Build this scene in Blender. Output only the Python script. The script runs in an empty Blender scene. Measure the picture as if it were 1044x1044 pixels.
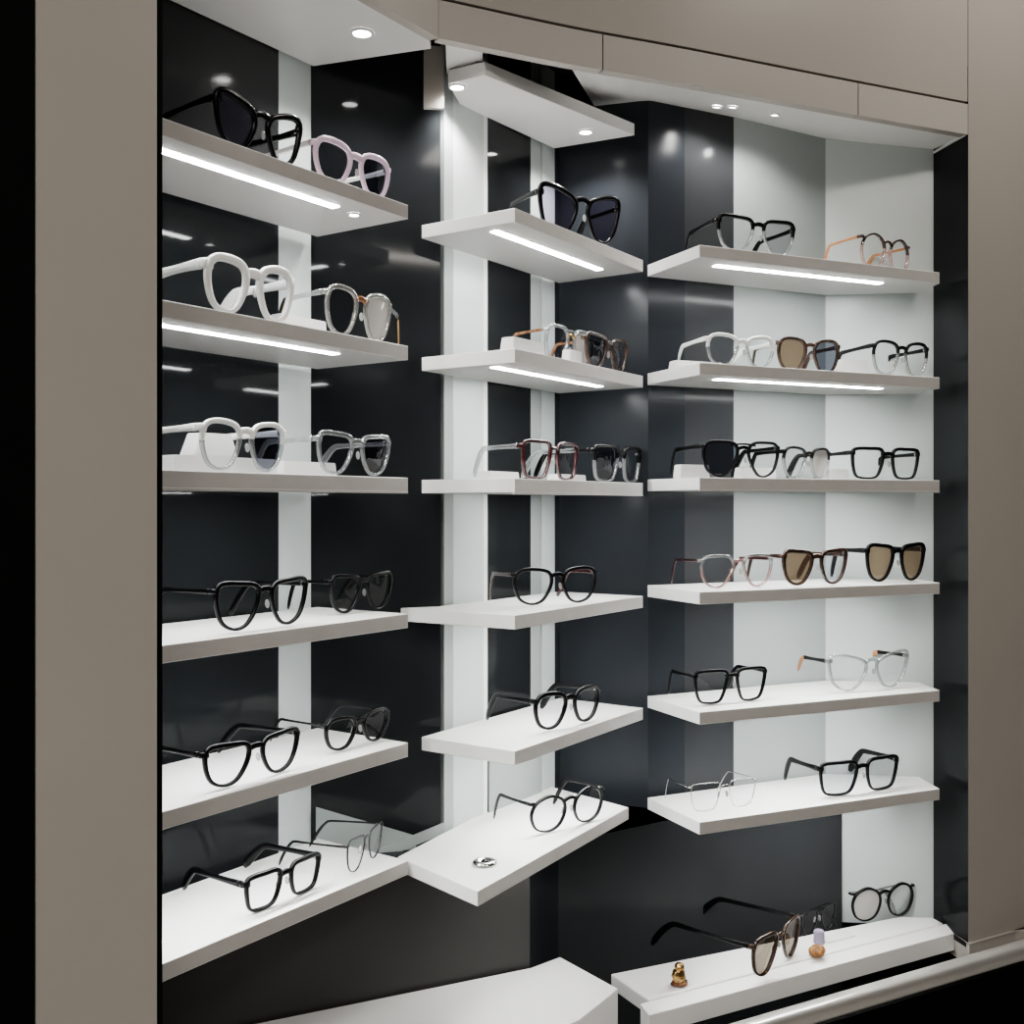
import bpy, bmesh, math, random
from mathutils import Vector, Matrix, noise
random.seed(4)
C = bpy.context.scene.collection
S = 0.74            # metres per plan unit
EYE = 1.5           # camera height
F = 1100.0; CX = 522.0; HY = 515.0      # focal length in pixels, centre column, horizon row

# ------------------------------------------------------------------ materials
def new_mat(name):
    m = bpy.data.materials.new(name); m.use_nodes = True
    nt = m.node_tree; nt.nodes.clear()
    out = nt.nodes.new('ShaderNodeOutputMaterial')
    return m, nt, out
def pbr(name, col, rough=.5, metal=0, ior=1.5, trans=0, coat=0, noise_amt=0, noise_scale=40, bump=0, spec=None):
    m, nt, out = new_mat(name)
    b = nt.nodes.new('ShaderNodeBsdfPrincipled')
    b.inputs['Base Color'].default_value = (*col, 1)
    b.inputs['Roughness'].default_value = rough
    b.inputs['Metallic'].default_value = metal
    b.inputs['IOR'].default_value = ior
    b.inputs['Transmission Weight'].default_value = trans
    b.inputs['Coat Weight'].default_value = coat
    if spec is not None: b.inputs['Specular IOR Level'].default_value = spec
    if noise_amt or bump:
        tc = nt.nodes.new('ShaderNodeTexCoord')
        n = nt.nodes.new('ShaderNodeTexNoise'); n.inputs['Scale'].default_value = noise_scale; n.inputs['Detail'].default_value = 4
        nt.links.new(tc.outputs['Object'], n.inputs['Vector'])
        if noise_amt:
            r = nt.nodes.new('ShaderNodeValToRGB')
            r.color_ramp.elements[0].position = .3; r.color_ramp.elements[1].position = .7
            r.color_ramp.elements[0].color = tuple(c*(1-noise_amt) for c in col)+(1,)
            r.color_ramp.elements[1].color = tuple(min(1, c*(1+noise_amt)) for c in col)+(1,)
            nt.links.new(n.outputs['Fac'], r.inputs['Fac']); nt.links.new(r.outputs['Color'], b.inputs['Base Color'])
        if bump:
            bm_ = nt.nodes.new('ShaderNodeBump'); bm_.inputs['Strength'].default_value = bump; bm_.inputs['Distance'].default_value = .001
            nt.links.new(n.outputs['Fac'], bm_.inputs['Height']); nt.links.new(bm_.outputs['Normal'], b.inputs['Normal'])
    nt.links.new(b.outputs[0], out.inputs[0])
    return m
def emit(name, col, s):
    m, nt, out = new_mat(name)
    e = nt.nodes.new('ShaderNodeEmission'); e.inputs[0].default_value = (*col, 1); e.inputs[1].default_value = s
    nt.links.new(e.outputs[0], out.inputs[0]); return m
def sheet(name, tint, refl=.05, diff=0, dcol=(1,1,1), rough=.02):
    """thin see-through sheet: tinted transmission with a mirror coat, optionally a little haze"""
    m, nt, out = new_mat(name)
    t = nt.nodes.new('ShaderNodeBsdfTransparent'); t.inputs[0].default_value = (*tint, 1)
    last = t
    if diff:
        d = nt.nodes.new('ShaderNodeBsdfDiffuse'); d.inputs[0].default_value = (*dcol, 1)
        mx = nt.nodes.new('ShaderNodeMixShader'); mx.inputs[0].default_value = diff
        nt.links.new(t.outputs[0], mx.inputs[1]); nt.links.new(d.outputs[0], mx.inputs[2]); last = mx
    g = nt.nodes.new('ShaderNodeBsdfGlossy'); g.inputs['Roughness'].default_value = rough
    fr = nt.nodes.new('ShaderNodeLayerWeight'); fr.inputs['Blend'].default_value = .5
    pw = nt.nodes.new('ShaderNodeMath'); pw.operation = 'POWER'; pw.inputs[1].default_value = 4
    nt.links.new(fr.outputs['Facing'], pw.inputs[0])
    ad = nt.nodes.new('ShaderNodeMath'); ad.operation = 'MULTIPLY_ADD'; ad.use_clamp = True
    ad.inputs[1].default_value = .22; ad.inputs[2].default_value = refl
    nt.links.new(pw.outputs[0], ad.inputs[0])
    mx = nt.nodes.new('ShaderNodeMixShader')
    nt.links.new(ad.outputs[0], mx.inputs[0]); nt.links.new(last.outputs[0], mx.inputs[1]); nt.links.new(g.outputs[0], mx.inputs[2])
    nt.links.new(mx.outputs[0], out.inputs[0]); return m

M = dict(
    white=pbr('white_lacquer', (.88,.875,.865), .38, noise_amt=.02, noise_scale=6),
    edgeL=pbr('taupe_front_tone', (.40,.38,.365), .4, noise_amt=.03),
    edgeM=pbr('pale_front_tone', (.60,.585,.57), .4, noise_amt=.03),
    edgeR=pbr('grey_front_tone', (.44,.425,.41), .4, noise_amt=.03),
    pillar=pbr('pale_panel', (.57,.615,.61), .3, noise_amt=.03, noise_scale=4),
    soffit=pbr('soffit_paint', (.84,.84,.83), .3, noise_amt=.02, noise_scale=5),
    greige=pbr('greige_paint', (.36,.335,.305), .33, noise_amt=.03, noise_scale=3),
    greige2=pbr('greige_fascia', (.40,.375,.345), .4, noise_amt=.03, noise_scale=3),
    glass=pbr('black_glass', (.015,.0165,.018), .06, ior=1.25, noise_amt=.25, noise_scale=3),
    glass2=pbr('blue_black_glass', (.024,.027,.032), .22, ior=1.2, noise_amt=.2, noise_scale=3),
    matte=pbr('charcoal_board', (.038,.0365,.0345), .45, noise_amt=.08, noise_scale=5),
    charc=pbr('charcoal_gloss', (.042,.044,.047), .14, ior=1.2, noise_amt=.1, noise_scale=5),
    pale=pbr('pale_grey_and_reflection', (.35,.38,.375), .35, ior=1.3, noise_amt=.04, noise_scale=4),  # plain grey trim, and the painted reflections of white parts
    edge=pbr('black_edge', (.004,.004,.004), .6, ior=1.15, noise_amt=.1),
    top=pbr('ceiling_reflection_charcoal', (.035,.036,.038), .12, ior=1.25, noise_amt=.1, noise_scale=3),  # lighter tone for the ceiling's reflection, painted into the glass
    dark=pbr('dark_store', (.03,.03,.032), .7, noise_amt=.2, noise_scale=2),
    floor=pbr('stone_floor', (.42,.41,.39), .35, noise_amt=.2, noise_scale=3),
    ceil=pbr('store_ceiling', (.28,.27,.255), .8, noise_amt=.05, noise_scale=2),
    silver=pbr('brushed_rail', (.62,.60,.57), .28, metal=.6, noise_amt=.06, noise_scale=8),
    led=emit('led_strip', (.98,1,.985), 70),
    spot=emit('downlight_lamp', (1,.98,.94), 45),
    ring=pbr('lamp_ring', (.8,.8,.8), .3, noise_amt=.02),
    black=pbr('black_acetate', (.005,.005,.006), .24, ior=1.36, noise_amt=.2, noise_scale=90),
    whitef=pbr('white_acetate', (.90,.90,.89), .25, coat=.3, noise_amt=.02),
    pink=pbr('pink_acetate', (.85,.67,.80), .25, coat=.3, trans=.15, noise_amt=.03),
    clear=sheet('clear_acetate', (.80,.82,.83), .16, .25, (.62,.64,.65), .08),
    grey=sheet('grey_acetate', (.72,.72,.71), .16, .35, (.55,.54,.52), .08),
    tort=pbr('tortoise_acetate', (.16,.065,.025), .2, coat=.4, noise_amt=.75, noise_scale=120),
    burg=pbr('burgundy_acetate', (.05,.010,.012), .2, coat=.4, noise_amt=.4, noise_scale=100),
    brown=pbr('brown_acetate', (.042,.021,.014), .2, coat=.4, noise_amt=.5, noise_scale=100),
    orange=pbr('orange_acetate', (.50,.23,.10), .3, coat=.2, noise_amt=.15, noise_scale=60),
    rose=sheet('rose_clear_acetate', (.86,.72,.70), .14, .35, (.62,.42,.40), .1),
    gold=pbr('gold_wire', (.62,.42,.20), .22, metal=1, noise_amt=.05),
    steel=pbr('steel_wire', (.62,.62,.62), .2, metal=1, noise_amt=.05),
    gun=pbr('gunmetal_wire', (.07,.07,.075), .25, metal=.8, noise_amt=.1),
    pad=sheet('silicone_pad', (.85,.85,.85), .1, .3, (.8,.8,.8), .1),
    l_clear=sheet('clear_lens', (.95,.965,.965), .045),
    l_smoke=sheet('light_smoke_lens', (.66,.67,.69), .06),
    l_purple=sheet('purple_lens', (.38,.35,.44), .07),
    l_dark=sheet('dark_lens', (.20,.21,.25), .09),
    l_brown=sheet('brown_lens', (.40,.30,.215), .10, .22, (.31,.24,.18)),
    l_mirror=sheet('taupe_lens', (.40,.35,.29), .12, .25, (.30,.26,.21)),
    l_milk=sheet('white_demo_lens', (.8,.78,.76), .05, .6, (.82,.78,.75)),
    amber=pbr('amber_stone', (.55,.27,.10), .15, trans=.3, noise_amt=.7, noise_scale=90, bump=.6),
    golds=pbr('gold_ornament', (.55,.36,.15), .18, metal=.9, noise_amt=.6, noise_scale=130, bump=.5),
    lav=pbr('lavender_crystal', (.60,.55,.74), .12, trans=.35, noise_amt=.12, noise_scale=60),
    chrome=pbr('chrome', (.75,.75,.74), .12, metal=1, noise_amt=.03),
    card=pbr('white_card', (.82,.81,.81), .5, noise_amt=.02),
)

# ------------------------------------------------------------------ helpers
def obj(name, bm, mats, parent=None, smooth=False, loc=None):
    bmesh.ops.recalc_face_normals(bm, faces=bm.faces[:])
    me = bpy.data.meshes.new(name); bm.to_mesh(me); bm.free()
    if not isinstance(mats, (list, tuple)): mats = [mats]
    for m in mats: me.materials.append(m)
    if smooth:
        for p in me.polygons: p.use_smooth = True
    o = bpy.data.objects.new(name, me); C.objects.link(o)
    if parent: o.parent = parent
    if loc is not None: o.location = loc
    return o
def tag(o, label, cat, group=None):
    o['label'] = label; o['category'] = cat
    if group: o['group'] = group
    return o
def struct(o): o['kind'] = 'structure'; return o
def thing(name, label, cat, loc=(0,0,0), rz=0, group=None):
    o = bpy.data.objects.new(name, None); C.objects.link(o)
    o.location = loc; o.rotation_euler = (0,0,rz); o.empty_display_size = .02
    return tag(o, label, cat, group)
def W3(p, h): return Vector((p[0]*S, p[1]*S, EYE+h*S))
def prism_bm(pts, h0, h1, bevel=0):
    """vertical prism: pts in plan units, h relative to the eye; h1 may be a list (sloping top)"""
    bm = bmesh.new(); n = len(pts)
    H0 = h0 if isinstance(h0, (list,tuple)) else [h0]*n
    H1 = h1 if isinstance(h1, (list,tuple)) else [h1]*n
    a = [bm.verts.new(W3(p, H0[i])) for i,p in enumerate(pts)]
    b = [bm.verts.new(W3(p, H1[i])) for i,p in enumerate(pts)]
    bm.faces.new(a); bm.faces.new(b)
    for i in range(n):
        j = (i+1) % n; bm.faces.new((a[i],a[j],b[j],b[i]))
    bmesh.ops.recalc_face_normals(bm, faces=bm.faces[:])
    if bevel:
        bmesh.ops.bevel(bm, geom=bm.edges[:], offset=bevel, segments=2, affect='EDGES', profile=.5)
    return bm
def slab(p, q, th):
    """plan quad for a wall from p to q whose visible face is p-q, thickness away from the camera"""
    p = Vector(p); q = Vector(q); d = (q-p).normalized(); n = Vector((-d.y, d.x))
    if n.dot((p+q)/2) < 0: n = -n
    return [tuple(p), tuple(q), tuple(q+n*th), tuple(p+n*th)]
def wall(name, p, q, h0, h1, mat, th=.02):
    return struct(obj(name, prism_bm(slab(p,q,th), h0, h1), mat))
def ray(x): return (x-CX)/F
def on_plane(x, y, h):
    Z = -h*F/(y-HY); return Vector((ray(x)*Z, Z))
def hit(x, P, d):
    """point of the plan line P+t*d on the view column x"""
    u = ray(x); t = (P[0]-u*P[1])/(u*d[1]-d[0]); return Vector((P[0]+t*d[0], P[1]+t*d[1]))

def sweep_bm(bm, path, wid, hgt, up=Vector((0,0,1)), nsec=8, closed=False, mi=0, mifn=None):
    """rounded-rectangle section swept on a path; wid is across, hgt along up"""
    rows = []; n = len(path)
    for i,p in enumerate(path):
        a = path[(i-1)%n] if closed or i > 0 else path[i]; b = path[(i+1)%n] if closed or i < n-1 else path[i]
        t = (b-a).normalized(); sd = t.cross(up).normalized(); u2 = sd.cross(t).normalized()
        w = wid[i] if isinstance(wid, list) else wid; h = hgt[i] if isinstance(hgt, list) else hgt
        row = []
        for k in range(nsec):
            an = 2*math.pi*(k+.5)/nsec; c, s = math.cos(an), math.sin(an)
            e = .5; row.append(bm.verts.new(p + sd*(w/2*math.copysign(abs(c)**e, c)) + u2*(h/2*math.copysign(abs(s)**e, s))))
        rows.append(row)
    rng = range(n if closed else n-1)
    for i in rng:
        a, b = rows[i], rows[(i+1)%n]
        for k in range(nsec):
            f = bm.faces.new((a[k],a[(k+1)%nsec],b[(k+1)%nsec],b[k]))
            f.material_index = mifn(i) if mifn else mi
    if not closed:
        for r in (rows[0], rows[-1]):
            f = bm.faces.new(r); f.material_index = mi
# ------------------------------------------------------------------ plan
def perp(d): return Vector((-d[1], d[0]))
dL = Vector((.565,.825)); dM = Vector((.56,.828)); dR = Vector((.914,.405)).normalized(); dT = Vector((.883,.469))
OL = Vector((-.178,1.85)); OM = Vector((.005,1.85)); OR = Vector((.365,2.1)); OT = Vector((.258,2.038))
M6 = [Vector((-.0547,1.718)), Vector((.2376,2.196)), Vector((.06,2.385)), Vector((-.2,1.887))]
d6 = (M6[1]-M6[0]).normalized()
HL = [.5146,.273,.047,-.186,-.407,-.609]
HM = [.510,.269,.046,-.189,-.422,-.615]
HR = [.507,.278,.054,-.169,-.403,-.6175]
HT = -.935
TH = .0245
COL = {'L': (OL,dL,.215,HL), 'M': (OM,dM,.205,HM), 'R': (OR,dR,.195,HR), 'T': (OT,dT,.15,[HT]), 'N': (M6[0],d6,.21,[HM[5]])}

Lend = OL - dL*.56                       # left end of the left shelves, behind the greige pier
bL = OL + perp(dL)*.22                   # back right corner of the left bay
A1 = Vector((-.37,1.985)); A2 = Vector((-.135,2.035)); B1 = Vector((.105,2.38)); B2 = Vector((.290,2.297))
C1 = Vector((.723,2.488)); C2 = Vector((.962,2.463)); E1 = Vector((.987,2.335))
HB, HTOP = -.645, .95

# ------------------------------------------------------------------ setting: niche walls
backL = lambda x: hit(x, A1, dL)
wall('wall_left_bay', A1-dL*.66, backL(284), HB, HL[0]-.012, M['glass'])
wall('wall_left_bay_top', A1-dL*.66, backL(284), HL[0]-.012, HTOP, M['top'])  # reflection of the store ceiling put into the panel colour
wall('wall_middle_return', A1, A2, HB, HTOP, M['glass'])
bm_ = lambda x: hit(x, A2, (B1-A2).normalized())
wall('wall_middle_bay', bm_(497), bm_(541), HB, HTOP, M['glass'])
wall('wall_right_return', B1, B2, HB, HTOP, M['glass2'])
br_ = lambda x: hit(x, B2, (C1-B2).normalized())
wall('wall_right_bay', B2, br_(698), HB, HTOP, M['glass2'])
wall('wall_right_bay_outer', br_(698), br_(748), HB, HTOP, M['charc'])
wall('wall_right_bay_reflection', br_(748), br_(842.3), HB, HTOP, M['pale'])  # mirror image of the white splay and soffit, painted as a panel
wall('wall_right_splay', C1, C2, -.96, HTOP, M['pillar'])
struct(obj('wall_right_edge', prism_bm([C2, E1, E1+Vector((.012,.02)), C2+Vector((.03,.01))], -.96, HTOP), M['glass']))
E2 = E1 + Vector((.883,.469))*1.2
struct(obj('wall_right', prism_bm([E1+Vector((.0006,.0003)), E2, E2+Vector((-.014,.0265)), E1+Vector((.013,.024))], -1.0, 1.75), M['greige']))
# pale pillars, and one reflection built as a strip
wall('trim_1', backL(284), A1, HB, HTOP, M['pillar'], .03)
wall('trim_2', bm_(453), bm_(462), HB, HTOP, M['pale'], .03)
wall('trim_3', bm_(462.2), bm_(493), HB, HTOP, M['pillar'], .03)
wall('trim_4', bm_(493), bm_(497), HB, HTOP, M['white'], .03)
wall('trim_5', bm_(541), bm_(551.5), HB, HTOP, M['pale'], .03)  # reflection of the neighbouring white strip, built as pale trim
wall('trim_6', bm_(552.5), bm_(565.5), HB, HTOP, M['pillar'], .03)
wall('wall_middle_corner', bm_(565.5), B1, HB, HTOP, M['glass2'])
# left pier
P1 = Vector((-.4476,1.36)); P0 = Vector((-.545,1.235))
wall('wall_left', P0, P1, -2.02, 1.75, M['greige'], .03)
q = (P1-P0).normalized()
wall('trim_7', P1+q*.0005, P1+q*.008, -2.02, 1.75, M['edge'], .03)
wall('wall_left_outer', P0-q*.7+Vector((.0,.0)), P0-q*.0015, -2.02, 1.75, M['edge'], .03)
# lower charcoal cabinet face
L0 = Vector((-.379,1.876)); Lc = Vector((.034,2.07)); Lk = Vector((.09,2.122)); Lr = Vector((.758,2.478))
dl = (Lc-L0).normalized()
wall('wall_lower_left', L0-dl*.62, Lc, -2.02, HB-.004, M['matte'])
Lw = Vector((.099,2.31))
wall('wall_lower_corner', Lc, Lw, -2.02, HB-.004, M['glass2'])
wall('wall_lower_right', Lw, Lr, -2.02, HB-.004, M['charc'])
# ledge between lower cabinet and upper panels
struct(obj('trim_8', prism_bm([L0-dl*.45+Vector((0,.03)), Lc+Vector((0,.03)), Lw+Vector((0,.02)), Lr+Vector((0,.02)), C1+Vector((0,.02)), B2, B1, A2, A1, A1-dL*.5], HB-.003, HB-.0005), M['glass2']))
# reflections low on middle return and bay built as pale boards, plus a bar
pr = lambda x: hit(x, A1, (A2-A1).normalized())
n1 = perp((A2-A1).normalized())*-.004
k0, k1, k2 = pr(322)+n1, pr(424)+n1, pr(452)+n1
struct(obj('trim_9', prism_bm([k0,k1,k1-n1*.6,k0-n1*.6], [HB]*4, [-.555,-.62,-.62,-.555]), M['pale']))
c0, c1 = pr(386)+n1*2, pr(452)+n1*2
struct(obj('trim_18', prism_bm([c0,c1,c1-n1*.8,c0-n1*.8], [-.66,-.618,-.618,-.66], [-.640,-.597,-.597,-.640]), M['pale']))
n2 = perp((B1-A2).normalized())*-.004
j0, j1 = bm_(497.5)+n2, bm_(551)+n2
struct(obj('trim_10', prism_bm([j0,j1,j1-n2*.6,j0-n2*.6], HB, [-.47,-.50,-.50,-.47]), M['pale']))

# ------------------------------------------------------------------ soffits, fascia, bulkhead
F0 = Vector((-.126,1.853)); F1 = Vector((.109,1.965)); F2 = Vector((.332,2.055)); F3 = Vector((.679,2.205)); F4 = E1+Vector((.000,.0005))
def curve_pts(ctrl, n=24):
    out = []
    for i in range(len(ctrl)-1):
        p0 = ctrl[max(i-1,0)]; p1 = ctrl[i]; p2 = ctrl[i+1]; p3 = ctrl[min(i+2,len(ctrl)-1)]
        for k in range(n//4):
            t = k/(n//4)
            out.append(.5*((2*p1)+(p2-p0)*t+(2*p0-5*p1+4*p2-p3)*t*t+(3*p1-p0-3*p2+p3)*t**3))
    out.append(ctrl[-1]); return out
arc = curve_pts([F0,F1,F2,F3,F4])
def strip(name, pts, h0, h1, mat, th=.02):
    bm = bmesh.new(); rows = []
    for i,p in enumerate(pts):
        d = (pts[min(i+1,len(pts)-1)]-pts[max(i-1,0)]).normalized(); n = perp(d)
        b = p+n*th
        rows.append([bm.verts.new(W3(p,h0)), bm.verts.new(W3(p,h1)), bm.verts.new(W3(b,h1)), bm.verts.new(W3(b,h0))])
    for a,b in zip(rows, rows[1:]):
        for k in range(4): bm.faces.new((a[k],a[(k+1)%4],b[(k+1)%4],b[k]))
    bm.faces.new(rows[0]); bm.faces.new(rows[-1])
    return struct(obj(name, bm, mat))
def sub(pts, x0, x1):
    xs = [p[0]/p[1]*F+CX for p in pts]
    def at(x):
        for i in range(len(xs)-1):
            if xs[i] <= x <= xs[i+1]:
                t = (x-xs[i])/(xs[i+1]-xs[i]); return pts[i].lerp(pts[i+1], t)
        return pts[0] if x < xs[0] else pts[-1]
    return [at(x0)]+[p for p,x in zip(pts,xs) if x0+1 < x < x1-1]+[at(x1)]
HF = .802; HG = .868
strip('trim_11', sub(arc,447.2,614), HF, HG, M['greige2'])
strip('trim_12', sub(arc,615.2,874.4), HF, HG, M['greige2'])
strip('trim_13', sub(arc,875.4,1000), HF, HG, M['greige2'])
strip('wall_bulkhead', [p+Vector((0,.001)) for p in arc], .8735, 1.75, M['greige'], .03)
gback = [p+Vector((-.008,.02)) for p in arc]
strip('trim_14', gback, HG-.04, .88, M['edge'], .006)
# left canopy front and soffit
Fl = F0 - dL*.75
strip('trim_15', [Fl, F0-Vector((.0005,.0005))], HF, 1.75, M['greige2'], .02)
pb = perp(dL)
struct(obj('ceiling_left', prism_bm([Fl+pb*.021, F0+pb*.021, F0+pb*.021+Vector((.0,.04)), A1+Vector((.005,-.004)), A1-dL*.7], .806, .816), M['soffit']))
# right soffit, gently sloping to the back
sp = sub([p+perp(dR)*.021 for p in arc], 583, 1000)
bm = bmesh.new()
nb = len(sp); back = []
bc = [(hit(606,B1,(B2-B1).normalized()), .868), (B2,.862), (br_(748),.858), (C1,.845), (C2,.812)]
for i in range(nb):
    t = i/(nb-1)*(len(bc)-1); k = min(int(t),len(bc)-2); f = t-k
    back.append((bc[k][0].lerp(bc[k+1][0],f), bc[k][1]*(1-f)+bc[k+1][1]*f))
va = [bm.verts.new(W3(p,.803)) for p in sp]; vb = [bm.verts.new(W3(p,h)) for p,h in back]
vc = [bm.verts.new(W3(p,.803+.012)) for p in sp]; vd = [bm.verts.new(W3(p,h+.012)) for p,h in back]
for i in range(nb-1):
    bm.faces.new((va[i],va[i+1],vb[i+1],vb[i])); bm.faces.new((vc[i],vc[i+1],vd[i+1],vd[i]))
    bm.faces.new((va[i],va[i+1],vc[i+1],vc[i])); bm.faces.new((vb[i],vb[i+1],vd[i+1],vd[i]))
for i in (0,nb-1): bm.faces.new((va[i],vb[i],vd[i],vc[i]))
struct(obj('ceiling_right', bm, M['soffit']))
bm = prism_bm([C2+Vector((-.002,-.004)), E1+Vector((-.004,.003)), F4+Vector((-.014,.03))], .800, .806)
struct(obj('ceiling_corner', bm, M['soffit']))
struct(obj('ceiling_void', prism_bm([Fl, F0+Vector((0,.03)), F2+Vector((0,.03)), F4+Vector((-.01,.03)), C2+Vector((0,.02)), C1+Vector((0,.02)), B1+Vector((0,.02)), A1+Vector((-.02,.02)), A1-dL*.8], .951, .96), M['dark']))
struct(obj('trim_16', prism_bm(slab(hit(432,Vector((-.16,1.995)),Vector((1,.1))), hit(452.5,Vector((-.16,1.995)),Vector((1,.1))), .01), .735, .85), M['greige']))

# ------------------------------------------------------------------ store room behind the camera (in metres through S)
def room(name, x0,x1,y0,y1,z0,z1, mat):
    bm = bmesh.new(); bmesh.ops.create_cube(bm, size=1)
    for v in bm.verts: v.co = Vector(((x0+x1)/2+v.co.x*(x1-x0), (y0+y1)/2+v.co.y*(y1-y0), (z0+z1)/2+v.co.z*(z1-z0)))
    return struct(obj(name, bm, mat))
room('floor', -3,3,-4,2.9,-.05,0, M['floor'])
room('ceiling', -3,3,-4,2.9,2.8,2.85, M['ceil'])
room('wall_rear', -3,3,-4.1,-4,0,2.8, M['dark'])
room('wall_far_left', -3.1,-3,-4,2.9,0,2.8, M['dark'])
room('wall_far_right', 3,3.1,-4,2.9,0,2.8, M['dark'])
room('wall_behind', -3,3,2.9,3,0,2.8, M['dark'])

# ------------------------------------------------------------------ shelves
def light_strip(pa, pb_, h, parent, w=.016):
    d = (pb_-pa).normalized(); n = perp(d)*w/2
    return obj('light_strip', prism_bm([pa-n, pb_-n, pb_+n, pa+n], h-.0009, h+.0004), M['led'], parent)
def shelf(poly, h, label, group, strip_ab, lip=None, band=None):
    base = sum((Vector(p) for p in poly), Vector((0,0)))/len(poly)
    o = thing('display_shelf', label, 'shelf', (0,0,0), 0, group)
    loc = W3(base, h-TH); o.location = loc
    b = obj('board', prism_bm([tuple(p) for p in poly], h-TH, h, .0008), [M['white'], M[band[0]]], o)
    for f in b.data.polygons:                      # darker tone per bay, as a band on the front
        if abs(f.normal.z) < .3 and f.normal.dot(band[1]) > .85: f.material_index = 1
    b.location = -loc
    if lip:
        a_, b_ = lip; n_ = perp((b_-a_).normalized())*.006
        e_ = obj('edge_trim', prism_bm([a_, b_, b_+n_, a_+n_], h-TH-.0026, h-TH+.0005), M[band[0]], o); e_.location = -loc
    if strip_ab:
        l = light_strip(strip_ab[0], strip_ab[1], h-TH, o); l.location = -loc
    return o
ordn = ['topmost','second from top','third from top','fourth from top','fifth from top','lowest']
def lab(k, side, extra): return f'white {side} bay shelf, {ordn[k]}, {extra}'
exL = ['under black and pink frames','carrying thick white glasses and grey glasses','at eye level with clear frames on white risers','with two bold black frames','with black glasses and thin-wired black glasses','with square black glasses and a small wire pair']
exM = ['under black glasses with dark lenses','with pale gold and dark brown glasses','with burgundy and smoky square glasses','with black glasses with a dark red temple','with black glasses turned to the left','with round black glasses and a chrome disc']
exR = ['with black-topped and brown-topped clear glasses','with clear, brown and black glasses','with three black frames in a row','with brown-lensed sunglasses','with black glasses and a clear cat-eye pair','with rimless glasses and square black glasses']
for k in range(6):
    h = HL[k]; dep = .215 if k < 5 else .213
    poly = [OL-dL*.56, OL, OL+perp(dL)*dep, OL-dL*.56+perp(dL)*dep]
    s = None if k == 5 else (OL-dL*.54+perp(dL)*.05, OL-dL*.125+perp(dL)*.05)
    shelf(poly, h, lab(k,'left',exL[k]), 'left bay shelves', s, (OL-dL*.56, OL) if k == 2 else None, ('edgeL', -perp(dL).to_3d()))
    h = HM[k]
    if k < 5:
        Mr = OM+dM*.478
        poly = [OM, Mr, Mr+perp(dM)*.205, OM+perp(dM)*.205]
        if k == 3: poly = [OM, Mr, Mr+perp(dM)*.205, Vector((-.140,2.012)), Vector((-.205,1.985))]
    else: poly = M6
    s = (OM+dM*(.16 if k == 2 else .03)+perp(dM)*.065, OM+dM*.41+perp(dM)*.065) if k < 5 else (M6[0]+d6*.22+perp(d6)*.07, M6[0]+d6*.36+perp(d6)*.07)  # lowest shelf: short unseen strip added to brighten the plinth
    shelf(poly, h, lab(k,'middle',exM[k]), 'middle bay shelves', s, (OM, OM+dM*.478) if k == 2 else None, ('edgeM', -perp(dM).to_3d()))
    h = HR[k]; Rr = Vector((.9315,2.35)); ex = Vector((-.012,.0)) if k < 3 else Vector((-.05,.012))
    poly = [OR, Rr, Vector((.925,2.455)), C1+Vector((.0,-.006)), OR+perp(dR)*.195]
    s = (OR+dR*.07+perp(dR)*.05, OR+dR*.50+perp(dR)*.05)  # on the lowest shelf an unseen strip, added to brighten the tray
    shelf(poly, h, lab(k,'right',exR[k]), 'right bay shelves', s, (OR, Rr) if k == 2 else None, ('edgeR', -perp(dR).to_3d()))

# middle canopy panel hanging in the top of the niche
can = [Vector((-.049,1.945)), Vector((.257,2.262)), Vector((.0916,2.345)), Vector((-.100,2.09)), Vector((-.118,1.985))]
o = thing('light_canopy', 'white tilted-looking canopy panel with two small downlights at the top of the middle bay', 'canopy', W3(can[0], .775))
b = obj('board', prism_bm(can, .775, .80, .0008), M['white'], o); b.location = -o.location

mp = [sub(arc,453.5,454.5)[0], sub(arc,491,492)[0]]
struct(obj('ceiling_middle', prism_bm([mp[0]+Vector((0,.021)), mp[1]+Vector((0,.021)), Vector((-.052,2.06)), Vector((-.122,2.015))], .806, .812), M['soffit']))
# loose cable above the canopy
bm = bmesh.new()
cz_ = [(455,70,2.0),(462,69,1.99),(471,68,1.975),(480,65,1.965),(488,61,1.96),(494,56,1.965)]
sweep_bm(bm, [Vector((ray(x)*z*S, z*S, EYE+(HY-y)/F*z*S)) for x,y,z in cz_], .003, .003, nsec=8)
tag(obj('cable', bm, M['steel'], None, True), 'thin silver cable running out above the left end of the middle canopy panel', 'cable')
# downlights
def downlight(p, h, label, r=.011, beam=3.0):
    o = thing('downlight', label, 'light', W3(p, h), 0, 'small recessed downlights')
    bm = bmesh.new()
    n = 24
    for zz in (0,):
        ring = [[bm.verts.new((math.cos(a)*rr, math.sin(a)*rr, z)) for a in [2*math.pi*i/n for i in range(n)]] for rr,z in ((r*1.35,0),(r*1.3,-.0022),(r*1.05,-.0025),(r,-.0008))]
        for a,b in zip(ring, ring[1:]):
            for i in range(n): bm.faces.new((a[i],a[(i+1)%n],b[(i+1)%n],b[i]))
    obj('rim', bm, M['ring'], o, True)
    bm = bmesh.new(); bmesh.ops.create_circle(bm, cap_ends=True, segments=24, radius=r, matrix=Matrix.Translation((0,0,-.001)))
    obj('lamp', bm, M['spot'], o)
    l = bpy.data.lights.new('downlight_beam', 'SPOT'); l.energy = beam; l.spot_size = 2.4; l.spot_blend = .6; l.shadow_soft_size = r; l.color = (1,.98,.95)
    lo = bpy.data.objects.new('downlight_beam', l); C.objects.link(lo); lo.parent = o; lo.location = (0,0,-.006)
    return o
pd = lambda x,y,h: on_plane(x,y,h)
downlight(pd(369,33,.806), .8058, 'round downlight glowing in the underside of the left canopy')
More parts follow.
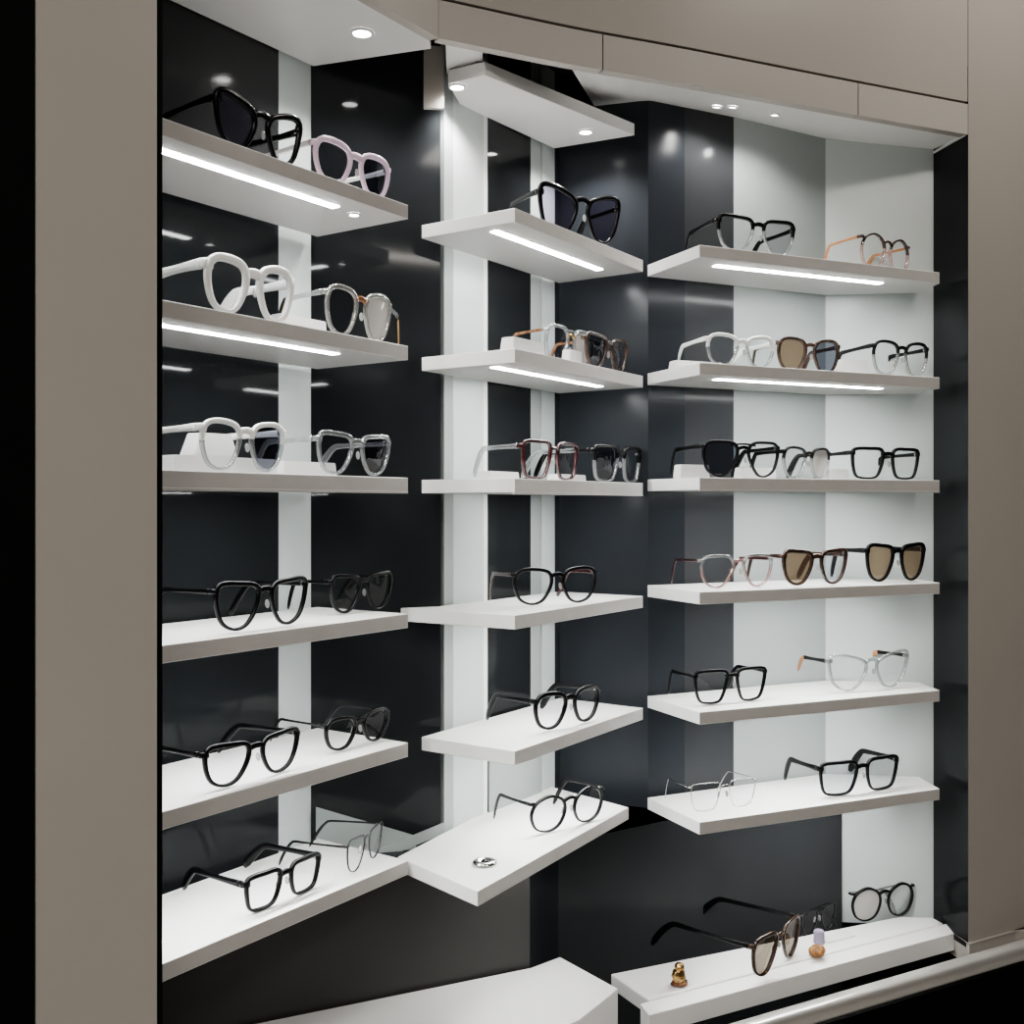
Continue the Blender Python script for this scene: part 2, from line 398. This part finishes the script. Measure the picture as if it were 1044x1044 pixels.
downlight(pd(466,88,.775), .7748, 'left of the two downlights in the middle canopy panel', .009)
downlight(pd(597,134,.775), .7748, 'right of the two downlights in the middle canopy panel', .009)
downlight(pd(361,218,HL[0]-TH), HL[0]-TH-.0002, 'small round light beside the light strip under the topmost left shelf', .006, .8)
for x,y,hh,t in ((737,107,.829,'leftmost of the three downlights in the right soffit'),(790,116,.829,'rightmost of the three downlights in the right soffit'),(744.0,107.4,.829,'middle one of the three downlights in the right soffit')):
    # sit just below the sloping soffit
    pass
def soffit_light(x, y, label, r=.006):
    me = bpy.data.objects['ceiling_right'].data
    org = Vector((0,0,EYE)); dr = Vector((ray(x),1,(HY-y)/F))
    from mathutils.bvhtree import BVHTree
    bv = BVHTree.FromPolygons([v.co for v in me.vertices],[p.vertices for p in me.polygons])
    loc,nor,_,_ = bv.ray_cast(org, dr.normalized())
    if loc is None: return
    o = downlight((loc.x/S,loc.y/S),(loc.z-EYE)/S-.0006,label,r,.7)
    if nor.z > 0: nor = -nor
    o.rotation_euler = nor.to_track_quat('-Z','Y').to_euler()
soffit_light(731,108,'leftmost of the three downlights in the right soffit')
soffit_light(747,108,'middle one of the three downlights in the right soffit')
soffit_light(790,116,'rightmost of the three downlights in the right soffit')

# ------------------------------------------------------------------ eyeglasses
OUT = dict(   # lens outlines, x outward, clockwise control points
    way=[(-.80,.86),(.05,.98),(.80,1.0),(1.0,.72),(.93,-.05),(.66,-.70),(.12,-1.0),(-.42,-.86),(-.80,-.28),(-.97,.40)],
    panto=[(-.74,.84),(.02,1.0),(.74,.93),(1.0,.52),(.95,-.12),(.66,-.74),(.08,-1.0),(-.48,-.84),(-.84,-.26),(-.98,.38)],
    cat=[(-.78,.66),(-.05,.93),(.70,1.06),(1.03,.92),(.98,.2),(.72,-.58),(.15,-.98),(-.42,-.86),(-.80,-.30),(-.97,.28)],
    square=[(-.84,.93),(.0,1.0),(.84,.97),(1.0,.74),(.95,-.1),(.78,-.80),(.40,-1.0),(-.38,-1.0),(-.74,-.70),(-.95,.25)],
    rect=[(-.86,.92),(.0,1.0),(.86,.95),(1.0,.68),(.92,-.15),(.70,-.82),(.30,-1.0),(-.34,-1.0),(-.68,-.74),(-.95,.30)],
    avi=[(-.70,.92),(.05,1.0),(.76,.94),(1.0,.60),(.98,.0),(.76,-.64),(.25,-.98),(-.28,-.90),(-.72,-.28),(-.96,.45)],
    round=[(-.70,.74),(.0,1.0),(.70,.75),(.98,.28),(.96,-.25),(.66,-.78),(.0,-1.0),(-.62,-.78),(-.93,-.25),(-.97,.30)])
def outline(shape, a, b, N=60):
    c = OUT[shape]; n = len(c); per = N//n; out = []
    for i in range(n):
        p0,p1,p2,p3 = [Vector(c[(i+k-1) % n]) for k in range(4)]
        for k in range(per):
            t = k/per
            p = .5*((2*p1)+(p2-p0)*t+(2*p0-5*p1+4*p2-p3)*t*t+(3*p1-p0-3*p2+p3)*t**3)
            out.append((p.x*a, p.y*b))
    return out
def glasses(loc, rz, Wd, H, shape='panto', rim=.0045, depth=.0055, frame='black', frame2=None, temple=None, tip=None,
            lens=('l_clear','l_clear'), label='', cat='glasses', L=.135, splay=(0,0), fold=False, pads=True, tw=.0075, rimless=False, topbar=False,
            tiltx=0, bridge_col=None, straight=False):
    name = 'sunglasses' if cat == 'sunglasses' else 'eyeglasses'
    root = thing(name, label, cat, loc, rz)
    root.rotation_euler = (tiltx, 0, rz)
    temple = temple or frame
    g = min(.016, Wd*.105); ep = .0022
    a = (Wd - g - 4*rim*.8 - 2*ep)/4
    b = max(.010, (H - 1.9*rim)/2)
    cx = g/2 + rim*.8 + a; cz = rim*.95 + b
    wrap, tilt = 1.1, .09
    def df(v): return Vector((v.x, v.y + wrap*v.x*v.x - tilt*v.z, v.z))
    o0 = outline(shape, a, b)
    N = len(o0)
    zmin = min(z for x,z in o0)
    bm = bmesh.new()
    mats = [M[frame], M[frame2] if frame2 else M[frame], M[bridge_col] if bridge_col else M[frame]]
    for sd in (-1, 1):
        pts = [Vector((sd*(cx+x), 0, cz+z)) for x,z in o0]
        if rimless:
            sweep_bm(bm, [df(p) for p in pts], .0009, .0012, up=Vector((0,1,0)), nsec=6, closed=True, mi=0)
            continue
        cen = Vector((sd*cx,0,cz)); path = []; wd = []
        for i,p in enumerate(pts):
            t = (pts[(i+1)%N]-pts[i-1]).normalized(); nn = Vector((t.z,0,-t.x))
            if nn.dot(p-cen) < 0: nn = -nn
            th = o0[i][1]/b
            r_ = rim*(.72+.5*max(0,min(1,th*.5+.5))); wd.append(r_); path.append(df(p+nn*r_*.42))
        fn = (lambda i: 0 if (o0[i][1]/b > (.30 if frame2 != 'clear' or frame != 'black' else .34)) else 1) if frame2 else None
        sweep_bm(bm, path, wd, depth, up=Vector((0,1,0)), closed=True, mifn=fn)
    zb = cz + b*.60
    inn = g/2 + rim*.5
    bp = [df(Vector((inn*1.25*t, 0, zb + b*.16*(1-t*t)))) for t in (-1,-.66,-.33,0,.33,.66,1)]
    sweep_bm(bm, bp, max(.0015,depth*.8), max(.0014, rim*(1.45 if not rimless else .9)), mi=2)
    if topbar:
        zt = cz + b*.86
        bp = [df(Vector(((inn+a*.45)*t, -.0005, zt + b*.1*(1-t*t)))) for t in (-1,-.66,-.33,0,.33,.66,1)]
        sweep_bm(bm, bp, depth*.6, rim*.75, mi=0)
    zh = cz + b*.78; xo = cx + a*.97
    yh = wrap*(Wd/2)**2 - tilt*zh
    eh = max(.0022, min(tw*.95, rim*2.1))
    for sd in (-1, 1):
        pth = [Vector((sd*(xo-.0008), wrap*xo*xo-tilt*zh, zh)), Vector((sd*(Wd/2-.0012), yh-.0005, zh)), Vector((sd*(Wd/2-.0005), yh+.0025, zh)), Vector((sd*(Wd/2-.0005), yh+.0065, zh))]
        sweep_bm(bm, pth, max(.0018,depth*.72), eh, mi=0)
    obj('frame_front', bm, mats, root, True)
    # lenses
    for q_, sd in enumerate((-1, 1)):
        bm = bmesh.new()
        c0 = bm.verts.new(df(Vector((sd*cx, -.0012, cz)))); prev = None
        for rr in (.5, 1.0):
            row = [bm.verts.new(df(Vector((sd*(cx+x*rr), -.0012*(1-rr*rr)+.0006, cz+z*rr)))) for x,z in o0]
            for i in range(N):
                j = (i+1) % N
                if prev is None: bm.faces.new((c0,row[i],row[j]))
                else: bm.faces.new((prev[i],row[i],row[j],prev[j]))
            prev = row
        lo = obj('lens', bm, M[lens[q_]], root, True)
        if lens[0] != lens[1]: lo['label'] = {'l_clear':'clear lens','l_dark':'dark lens','l_brown':'brown lens','l_milk':'milky white lens','l_smoke':'smoky lens','l_mirror':'taupe lens','l_purple':'dark purple lens'}[lens[q_]]
    # nose pads
    if pads:
        for sd in (-1, 1):
            bm = bmesh.new(); bmesh.ops.create_uvsphere(bm, u_segments=10, v_segments=7, radius=1)
            mt = Matrix.Translation(df(Vector((sd*(g/2+.0012), .0050, cz-b*.02)))) @ Matrix.Rotation(sd*.45,4,'Z') @ Matrix.Rotation(-sd*.22,4,'Y') @ Matrix.Diagonal((.0014,.0028,.0052,1))
            bmesh.ops.transform(bm, matrix=mt, verts=bm.verts[:])
            obj('nose_pad', bm, M['pad'], root, True)
    # temples
    for q_, sd in enumerate((-1, 1)):
        sa = splay[q_] if not fold else (-1.50,-1.55)[q_]; ca, si = math.cos(sa), math.sin(sa)
        hx, hy = sd*(Wd/2-.0005), yh+.006+(.006*q_ if fold else 0)
        P = []; wds = []; hts = []
        nseg = 22; lb = .66*L
        tipz = tw*.62
        for i in range(nseg+1):
            s_ = i/nseg*L
            inward = -.012*(s_/L)**2
            f = 0 if s_ < lb else (s_-lb)/(L-lb)
            drop = (zh-tipz)*(f**1.35)*(1.0 if not straight else .55) + .04*s_*0
            z = zh - drop*(.94) - (zh-tipz)*.06*(s_/L)
            yy = s_*(1-.10*f)
            lx, ly = inward, yy
            X = hx + sd*(lx*ca + ly*si); Y = hy + (ly*ca - lx*si)
            P.append(Vector((X, Y, z)))
            e = 1-.25*math.sin(math.pi*min(1,s_/lb)) if f == 0 else 1+.35*math.sin(math.pi*min(1,f*.8))
            wds.append(max(.0012, .0030*(tw/.0075)*(.9 if f else 1))); hts.append(tw*e*(.55 if i == nseg else 1))
        ht = [h for h in hts]
        bm = bmesh.new()
        mts = [M[temple], M[tip or temple]]
        k_tip = int(nseg*.66)
        sweep_bm(bm, P, wds, ht, mifn=(lambda i: 1 if i >= k_tip else 0))
        low = min(v.co.z for v in bm.verts)
        if low < .0003 and tiltx == 0:
            for v in bm.verts:
                f = max(0, (v.co.y-hy)/L); v.co.z += (.0004-low)*min(1,f)**2 if splay[q_] == 0 else (.0004-low)
        t_o = obj('temple', bm, mts, root, True)
        bm = bmesh.new(); bmesh.ops.create_cube(bm, size=1)
        bmesh.ops.transform(bm, matrix=Matrix.Translation((hx-sd*.0022, hy-.001, zh)) @ Matrix.Diagonal((.0022,.006,max(.002,tw*.55),1)), verts=bm.verts[:])
        bmesh.ops.bevel(bm, geom=bm.edges[:], offset=.0004, segments=1, affect='EDGES')
        obj('hinge', bm, M['steel'], t_o)
    return root

def place(col, k, xL, xR, hp, contact=None, d=None, yaw=0, W=None, lift=0, **kw):
    O, dr, dep, HH = COL[col]; h = HH[k]
    def line(yw):
        dd = Vector((dr.x*math.cos(yw)-dr.y*math.sin(yw), dr.x*math.sin(yw)+dr.y*math.cos(yw)))
        Q = on_plane(contact[0], contact[1], h) if contact else hit((xL+xR)/2, O+perp(dr)*d, dr)
        return hit(xL,Q,dd), hit(xR,Q,dd), dd
    yw = math.radians(yaw)
    if W:
        best = None
        for q_ in range(-38, 39):
            A_, B_, _ = line(math.radians(q_))
            e = abs((B_-A_).length*S-W) + abs(q_)*.00002
            if best is None or e < best[0]: best = (e, q_)
        yw = math.radians(best[1])
    A_, B_, dd = line(yw)
    Wd = (B_-A_).length*S
    H = hp*A_.lerp(B_,.25).y/F*S
    cen = (A_+B_)/2
    back = perp(dd)
    rem = min(((dep+.004) - (p-O).dot(perp(dr)))/max(.3,back.dot(perp(dr))) for p in (A_,B_))*S - .016
    L = kw.pop('L', None) or max(.06, min(.138, rem))
    fr = min((p-O).dot(perp(dr)) for p in (A_,B_))*S
    print(f"G {col}{k+1} x{xL}-{xR} W={Wd:.3f} H={H:.3f} yaw={math.degrees(yw):.0f} L={L:.3f} rem={rem:.3f} front={fr:.3f}")
    rz = math.atan2(dd.y, dd.x)
    Wd = min(max(Wd,.085),.165)
    return glasses(W3(cen, h)+Vector((0,0,lift+.0004)), rz, Wd, H, L=L, **kw)

G = place
# --- left bay
G('L',0,218,307,58, d=.03, shape='cat', rim=.0062, frame='black', lens=('l_purple','l_clear'), label='black cat-eye glasses with one purple-dark lens, beside the pink pair on the top left shelf', tw=.009)
G('L',0,320,398,47, d=.03, shape='panto', rim=.006, frame='pink', temple='whitef', lens=('l_smoke','l_dark'), label='pale pink glasses with a dark right lens on the top left shelf')
G('L',1,208,299,61, d=.03, shape='panto', rim=.0075, depth=.007, frame='whitef', lens=('l_clear','l_smoke'), label='thick white glasses on the second left shelf', tw=.012)
G('L',1,331,398,52, d=.03, shape='panto', rim=.005, frame='grey', temple='clear', tip='gold', bridge_col='tort', lens=('l_smoke','l_milk'), splay=(0,math.radians(66)), L=.10, label='translucent grey glasses with a tortoise bridge and a milky right lens')
G('L',2,203,290,54, d=.03, shape='panto', rim=.005, frame='whitef', frame2='clear', temple='whitef', lens=('l_clear','l_dark'), label='white-topped clear glasses with one dark lens in front of a white riser', tw=.009)
G('L',2,323,398,45, d=.03, shape='way', rim=.005, frame='clear', temple='clear', lens=('l_smoke','l_dark'), label='clear glasses with dark lenses on the eye-level left shelf')
G('L',3,218,314,52, contact=(241,645), shape='way', rim=.0046, frame='black', label='large black glasses at the left of the fourth left shelf', tw=.006)
G('L',3,336,400,41, contact=(348,627), shape='way', rim=.0042, frame='black', temple='black', label='black glasses near the right end of the fourth left shelf', tw=.006)
G('L',4,207,306,47, contact=(228,805), shape='way', rim=.0046, frame='black', label='large black glasses at the left of the fifth left shelf', tw=.007)
G('L',4,331,397,36, contact=(345,767), shape='panto', rim=.004, frame='black', temple='gun', label='small black glasses with thin dark metal temples on the fifth left shelf', tw=.0035)
G('L',5,249,327,40, contact=(262,931), shape='square', rim=.0044, frame='black', label='square black glasses lying open on the lowest left shelf', tw=.008)
G('L',5,353,390,36, contact=(364,888), yaw=16, shape='way', rim=.0018, depth=.002, frame='gun', temple='black', label='small thin black wire glasses at the right end of the lowest left shelf', tw=.003)
# --- middle bay
G('M',0,549,632,52, d=.03, W=.15, shape='cat', rim=.0058, frame='black', lens=('l_purple','l_purple'), label='black glasses with dark purple lenses on the top middle shelf', tw=.009)
G('M',1,556,602,44, d=.085, shape='avi', rim=.0042, frame='clear', temple='tort', lens=('l_clear','l_milk'), bridge_col='gold', topbar=True, label='pale clear aviator glasses with tortoise temples behind a white riser on the second middle shelf', tw=.005)
G('M',1,597,640,36, d=.025, shape='way', rim=.0042, fold=True, L=.115, frame='brown', lens=('l_dark','l_smoke'), label='dark brown glasses at the right end of the second middle shelf', tw=.0065)
G('M',2,533,590,40, d=.03, L=.09, shape='square', rim=.004, frame='burg', temple='clear', lens=('l_clear','l_clear'), label='burgundy glasses on the eye-level middle shelf')
G('M',2,606,654,38, d=.03, shape='square', rim=.0045, frame='black', frame2='clear', lens=('l_dark','l_smoke'), label='black-topped square glasses with clear lower rims on the eye-level middle shelf')
G('M',3,523,609,39, contact=(548,618), W=.14, shape='panto', rim=.0042, frame='black', temple='burg', label='black glasses with a dark red temple on the fourth middle shelf', tw=.006)
G('M',4,545,612,40, contact=(568,744), W=.14, shape='panto', rim=.0054, frame='black', label='black glasses on the fifth middle shelf', tw=.0075)
G('N',0,541,616,39, contact=(558,850), W=.14, shape='round', rim=.0034, frame='black', label='rounded black glasses on the lowest middle shelf, behind the chrome disc', tw=.005)
# --- right bay
G('R',0,731,811,38, d=.03, shape='way', rim=.0045, frame='black', frame2='clear', temple='black', lens=('l_clear','l_smoke'), label='black-topped clear glasses at the left of the top right shelf')
G('R',0,878,927,36, d=.045, W=.13, shape='round', rim=.0024, frame='brown', frame2='rose', temple='orange', label='round brown-topped clear glasses at the right of the top right shelf', tw=.005)
G('R',1,720,790,34, d=.045, shape='panto', rim=.0045, frame='whitef', frame2='clear', temple='whitef', label='white-topped clear glasses in front of a white riser on the second right shelf', straight=True)
G('R',1,792,856,36, d=.065, shape='panto', rim=.0045, frame='brown', lens=('l_brown','l_dark'), cat='sunglasses', label='brown sunglasses with one tan and one dark lens on the second right shelf')
G('R',1,889,946,36, d=.03, shape='panto', rim=.004, frame='black', frame2='grey', temple='black', label='black-topped glasses at the right end of the second right shelf')
G('R',2,716,795,38, d=.03, shape='avi', rim=.0038, frame='black', topbar=True, lens=('l_dark','l_clear'), label='black double-bar aviators with one dark lens on the third right shelf')
G('R',2,798,846,33, d=.06, W=.12, shape='panto', rim=.0035, frame='black', frame2='clear', lens=('l_clear','l_milk'), label='black and clear glasses between two other black pairs on the third right shelf')
G('R',2,868,938,33, d=.035, shape='square', rim=.0045, frame='black', label='square black glasses at the right end of the third right shelf')
G('R',3,714,788,35, d=.04, shape='avi', rim=.0036, frame='clear', frame2='rose', temple='burg', bridge_col='rose', label='clear and rose glasses at the left of the fourth right shelf', tw=.005)
G('R',3,797,864,38, d=.03, shape='way', rim=.0052, frame='brown', temple='brown', lens=('l_brown','l_smoke'), cat='sunglasses', label='dark brown sunglasses with tan lens in the middle of the fourth right shelf')
G('R',3,882,943,40, d=.045, shape='way', rim=.0052, frame='black', lens=('l_brown','l_brown'), cat='sunglasses', label='black sunglasses with brown lenses at the right end of the fourth right shelf', tw=.009)
G('R',4,707,782,36, contact=(722,719), shape='rect', rim=.0042, frame='black', label='black glasses at the left of the fifth right shelf', tw=.006)
G('R',4,843,929,39, contact=(866,706), shape='cat', rim=.0042, frame='clear', temple='black', tip='orange', label='clear cat-eye glasses with black temples on the fifth right shelf', straight=True, tw=.007)
G('R',5,703,772,30, contact=(724,827), shape='rect', rim=.0012, depth=.0015, frame='steel', temple='steel', rimless=True, label='rimless silver wire glasses at the left of the lowest right shelf', tw=.0018)
G('R',5,836,917,36, contact=(856,812), shape='square', rim=.0046, frame='black', lens=('l_smoke','l_smoke'), label='square black glasses with grey lenses at the right of the lowest right shelf', tw=.009)

# ------------------------------------------------------------------ lower counter
# tray
tb = OT + perp(dT)*.13; tfr = OT + dT*.80
poly = [OT, tfr, Vector((.953,2.448)), Vector((.88,2.452)), tb]
o = thing('display_tray', 'long white tray with sloping front edge on the right lower counter, holding sunglasses and stones', 'tray', W3(OT, HT-.03))
b = obj('board', prism_bm([tuple(p) for p in poly], HT-.03, HT, .002), M['white'], o); b.location = -o.location
kk = perp(dT)*-.03
b = obj('front_lip', prism_bm([OT+kk-dT*.02, tfr+kk+dT*.03, tfr+dT*.03-perp(dT)*.001, OT-dT*.02-perp(dT)*.001], [HT-.05]*4, [HT-.012,HT-.012,HT-.002,HT-.002], .001), M['white'], o); b.location = -o.location
# left plinth
HP = -.885
poly = [L0-dl*.3-perp(dl)*.006, Lc-perp(dl)*.006, Lk+Vector((.004,-.008)), hit(630, Vector((.21,1.975)), Vector((1,0))), on_plane(590,1040,HP), on_plane(300,1150,HP)]
tag(obj('display_plinth', prism_bm([tuple(p) for p in poly], -2.02, HP, .001), M['white']), 'plain white plinth top at the bottom of the frame left of the tray', 'plinth')
# ledge and rail
lr0 = E1 + Vector((.004,-.003))
ed = Vector((.883,.469))
lg = [tfr+dT*.032+kk, tfr+dT*.032+perp(dT)*.06, lr0-ed*.004, lr0+ed*.6, lr0+ed*.6-perp(ed)*.11, tfr+dT*.04-perp(ed)*.062]
struct(obj('trim_17', prism_bm([tuple(p) for p in lg], HT-.06, HT-.012, .002), M['greige2']))
ra = on_plane(760,1052,-.962); rb = on_plane(1034,971,-.962); rdir = (rb-ra).normalized()
bm = bmesh.new()
path = [W3(ra-rdir*.25+ (rb+rdir*.5-ra)*(i/20), -.962) for i in range(21)]
sweep_bm(bm, path, .026, .025, nsec=16)
tag(obj('rail', bm, M['silver'], None, True), 'rounded pale metal rail running along the front of the right counter', 'rail')
pa = lambda p: tuple(p-perp(ed)*.02)
bl = [ra-rdir*.3+perp(rdir)*.012, rb+rdir*.5+perp(rdir)*.012, rb+rdir*.5+perp(rdir)*.05, ra-rdir*.3+perp(rdir)*.05]
struct(obj('wall_counter', prism_bm([tuple(p) for p in bl], -2.02, -1.0), M['edge']))

# things on the tray
G('T',0,768,816,44, contact=(788,990), W=.152, shape='avi', rim=.005, frame='brown', temple='black', lens=('l_mirror','l_mirror'), cat='sunglasses', L=.195, label='brown-framed sunglasses with long black temples on the white tray', tw=.008)
G('T',0,868,932,36, contact=(885,940), yaw=-8, shape='round', rim=.0036, frame='black', temple='clear', lens=('l_milk','l_clear'), L=.10, fold=True, label='black rimmed rounded clear glasses at the back right end of the tray', tw=.004)
G('T',0,823,846,26, contact=(827,953), yaw=6, shape='way', rim=.0016, depth=.002, frame='gun', temple='black', fold=True, L=.09, label='thin dark wire glasses standing behind the lavender block on the tray', tw=.003)
def blob(name, loc, parts, mat, label, cat, amp=.25):
    root = thing(name, label, cat, loc)
    for pn, off, sc, fr in parts:
        bm = bmesh.new(); bmesh.ops.create_icosphere(bm, subdivisions=3, radius=1)
        for v in bm.verts:
            k = 1+amp*noise.noise(v.co*fr+Vector(off)*300)
            v.co = Vector((v.co.x*k*sc[0]+off[0], v.co.y*k*sc[1]+off[1], v.co.z*k*sc[2]+off[2]))
        lo = min(v.co.z for v in bm.verts)
        if lo < 0:
            for v in bm.verts: v.co.z = max(v.co.z, 0)
        obj(pn, bm, M[mat] if pn != 'foot' else M['tort'], root, True)
    return root
p = on_plane(692,1005,HT)
blob('gold_ornament', W3(p,HT)+Vector((0,0,.0004)), [('foot',(.001,0,.004),(.013,.010,.005),1.5),('body',(0,0,.014),(.010,.009,.012),2.4),('head',(.001,0,.027),(.007,.007,.006),2.2)], 'golds', 'small gold ornament at the left end of the tray', 'ornament')
p = on_plane(833,975,HT)
blob('amber_stone', W3(p,HT)+Vector((0,0,.0004)), [('stone',(0,0,.008),(.0125,.010,.0095),2.2)], 'amber', 'small amber stone lying on the tray below the lavender crystal', 'stone')
p = on_plane(835,962,HT)
bm = bmesh.new(); bmesh.ops.create_cone(bm, cap_ends=True, segments=8, radius1=.0095, radius2=.0085, depth=.021, matrix=Matrix.Translation((0,0,.0108)))
bmesh.ops.bevel(bm, geom=bm.edges[:], offset=.0015, segments=2, affect='EDGES')
tag(obj('lavender_crystal', bm, M['lav'], None, False, W3(p,HT)), 'pale lavender block standing on the tray behind the amber stone', 'crystal')
bm = bmesh.new()
p = on_plane(852,957,HT)
bmesh.ops.create_cube(bm, size=1, matrix=Matrix.Rotation(.5,4,'Z') @ Matrix.Diagonal((.06,.02,.0012,1)))
tag(obj('price_card', bm, M['card'], None, False, W3(p,HT)+Vector((0.004,.004,.0008))), 'flat white card lying beside the lavender block', 'card')

# chrome disc on the lowest middle shelf
p = on_plane(494,881,HM[5])
o = thing('chrome_disc', 'small round chrome disc at the front of the lowest middle shelf', 'disc', W3(p,HM[5])+Vector((0,0,.0003)))
bm = bmesh.new(); n = 28
prof = [(.0,.0),(.0150,.0),(.0155,.0015),(.0140,.0042),(.0105,.0052),(.0080,.0040),(.0070,.0028),(.0,.0028)]
rows = [[bm.verts.new((r*math.cos(2*math.pi*i/n), r*math.sin(2*math.pi*i/n), z)) for i in range(n)] if r else [bm.verts.new((0,0,z))] for r,z in prof]
for a,b in zip(rows, rows[1:]):
    for i in range(n):
        j = (i+1) % n
        if len(a) == 1: bm.faces.new((a[0],b[i],b[j]))
        elif len(b) == 1: bm.faces.new((a[i],a[j],b[0]))
        else: bm.faces.new((a[i],a[j],b[j],b[i]))
obj('body', bm, M['chrome'], o, True)
bm = bmesh.new(); bmesh.ops.create_icosphere(bm, subdivisions=2, radius=.005, matrix=Matrix.Translation((0,0,.0034)) @ Matrix.Diagonal((1,1,.45,1)))
obj('core', bm, M['black'], o, True)

# ------------------------------------------------------------------ white risers
def riser(col, k, x0, x1, d, hp, label, dep=.03, lift=0, taper=.06):
    O, dr, dp, HH = COL[col]; h = HH[k]
    a = hit(x0, O+perp(dr)*d, dr); b = hit(x1, O+perp(dr)*d, dr)
    hh = hp*((a+b)/2).y/F + lift
    c = perp(dr)*dep; t = (b-a)*taper
    bm = bmesh.new()
    lo = [W3(q_, h+lift+.0004) for q_ in (a,b,b+c,a+c)]; up = [W3(q_, h+hh) for q_ in (a+t*.5,b-t*.5,b-t*.5+c*.9,a+t*.5+c*.9)]
    va = [bm.verts.new(v) for v in lo]; vb = [bm.verts.new(v) for v in up]
    bm.faces.new(va); bm.faces.new(vb)
    for i in range(4): bm.faces.new((va[i],va[(i+1)%4],vb[(i+1)%4],vb[i]))
    bmesh.ops.recalc_face_normals(bm, faces=bm.faces[:])
    bmesh.ops.bevel(bm, geom=bm.edges[:], offset=.001, segments=2, affect='EDGES')
    tag(obj('display_riser', bm, M['card']), label, 'riser', 'white display risers')
    return hh
riser('L',1,286,334,.09,22,'low white riser behind the grey glasses on the second left shelf')
hs = riser('L',2,176,284,.07,17,'long flat white riser under a taller block on the third left shelf', .06)
riser('L',2,198,243,.08,24,'tall tapered white block on top of the flat riser behind white-topped glasses', .035, hs, .3)
riser('L',2,288,344,.085,15,'flat white riser behind the clear glasses with dark lenses')
riser('M',1,523,556,.035,17,'white riser in front of the tortoise-templed aviators on the second middle shelf', .03)
riser('M',1,581,594,.035,16,'narrow white riser between two pairs of glasses on the second middle shelf', .02)
riser('M',2,499,530,.10,9,'flat white riser left of the burgundy glasses', .03)
riser('M',2,570,598,.085,8,'flat white riser behind the burgundy glasses', .03)
riser('R',1,688,738,.160,13,'long white riser behind the clear glasses on the second right shelf', .03)
riser('R',1,858,886,.09,19,'white riser behind the black-topped glasses on the second right shelf', .03)
riser('R',2,694,724,.07,14,'white riser behind the dark lens of the aviators on the third right shelf', .03)
riser('R',2,846,866,.07,11,'small white riser left of the square black glasses on the third right shelf', .03)
riser('R',2,756,792,.09,12,'white riser behind the clear lens of the aviators on the third right shelf', .03)

# ------------------------------------------------------------------ lights
def area(name, loc, size, power, rot=(0,0,0), col=(1,.95,.88), sy=None):
    l = bpy.data.lights.new(name, 'AREA'); l.energy = power; l.color = col; l.size = size
    if sy: l.shape = 'RECTANGLE'; l.size_y = sy
    o = bpy.data.objects.new(name, l); o.location = loc; o.rotation_euler = rot; C.objects.link(o); return o
area('store_light', (-.6,-.6,2.78), .6, 23, sy=.6)
area('store_light', (1.0,-.6,2.78), .6, 23, sy=.6)
area('store_tube', (-1.6,-2.0,2.78), 1.2, 16, sy=.08)
area('store_tube', (1.4,-2.4,2.78), 1.2, 16, sy=.08)
area('corner_light', (.98,1.35,2.78), .12, 6, sy=.12)
w = bpy.data.worlds.new('store_air'); bpy.context.scene.world = w; w.use_nodes = True
w.node_tree.nodes['Background'].inputs[0].default_value = (.05,.05,.052,1); w.node_tree.nodes['Background'].inputs[1].default_value = .4

# ------------------------------------------------------------------ camera
cam = bpy.data.cameras.new('camera'); co = bpy.data.objects.new('camera', cam); C.objects.link(co)
co.location = (0,0,EYE); co.rotation_euler = (math.pi/2,0,0)
cam.sensor_width = 36; cam.lens = 36*F/1044; cam.shift_y = -7/1044; cam.clip_start = .02
bpy.context.scene.camera = co
sc = bpy.context.scene
sc.view_settings.view_transform = 'AgX'; sc.view_settings.look = 'AgX - Medium High Contrast'; sc.view_settings.exposure = .30
sc.cycles.max_bounces = 10; sc.cycles.transparent_max_bounces = 24; sc.cycles.caustics_reflective = False; sc.cycles.caustics_refractive = False
sc.cycles.sample_clamp_indirect = 4
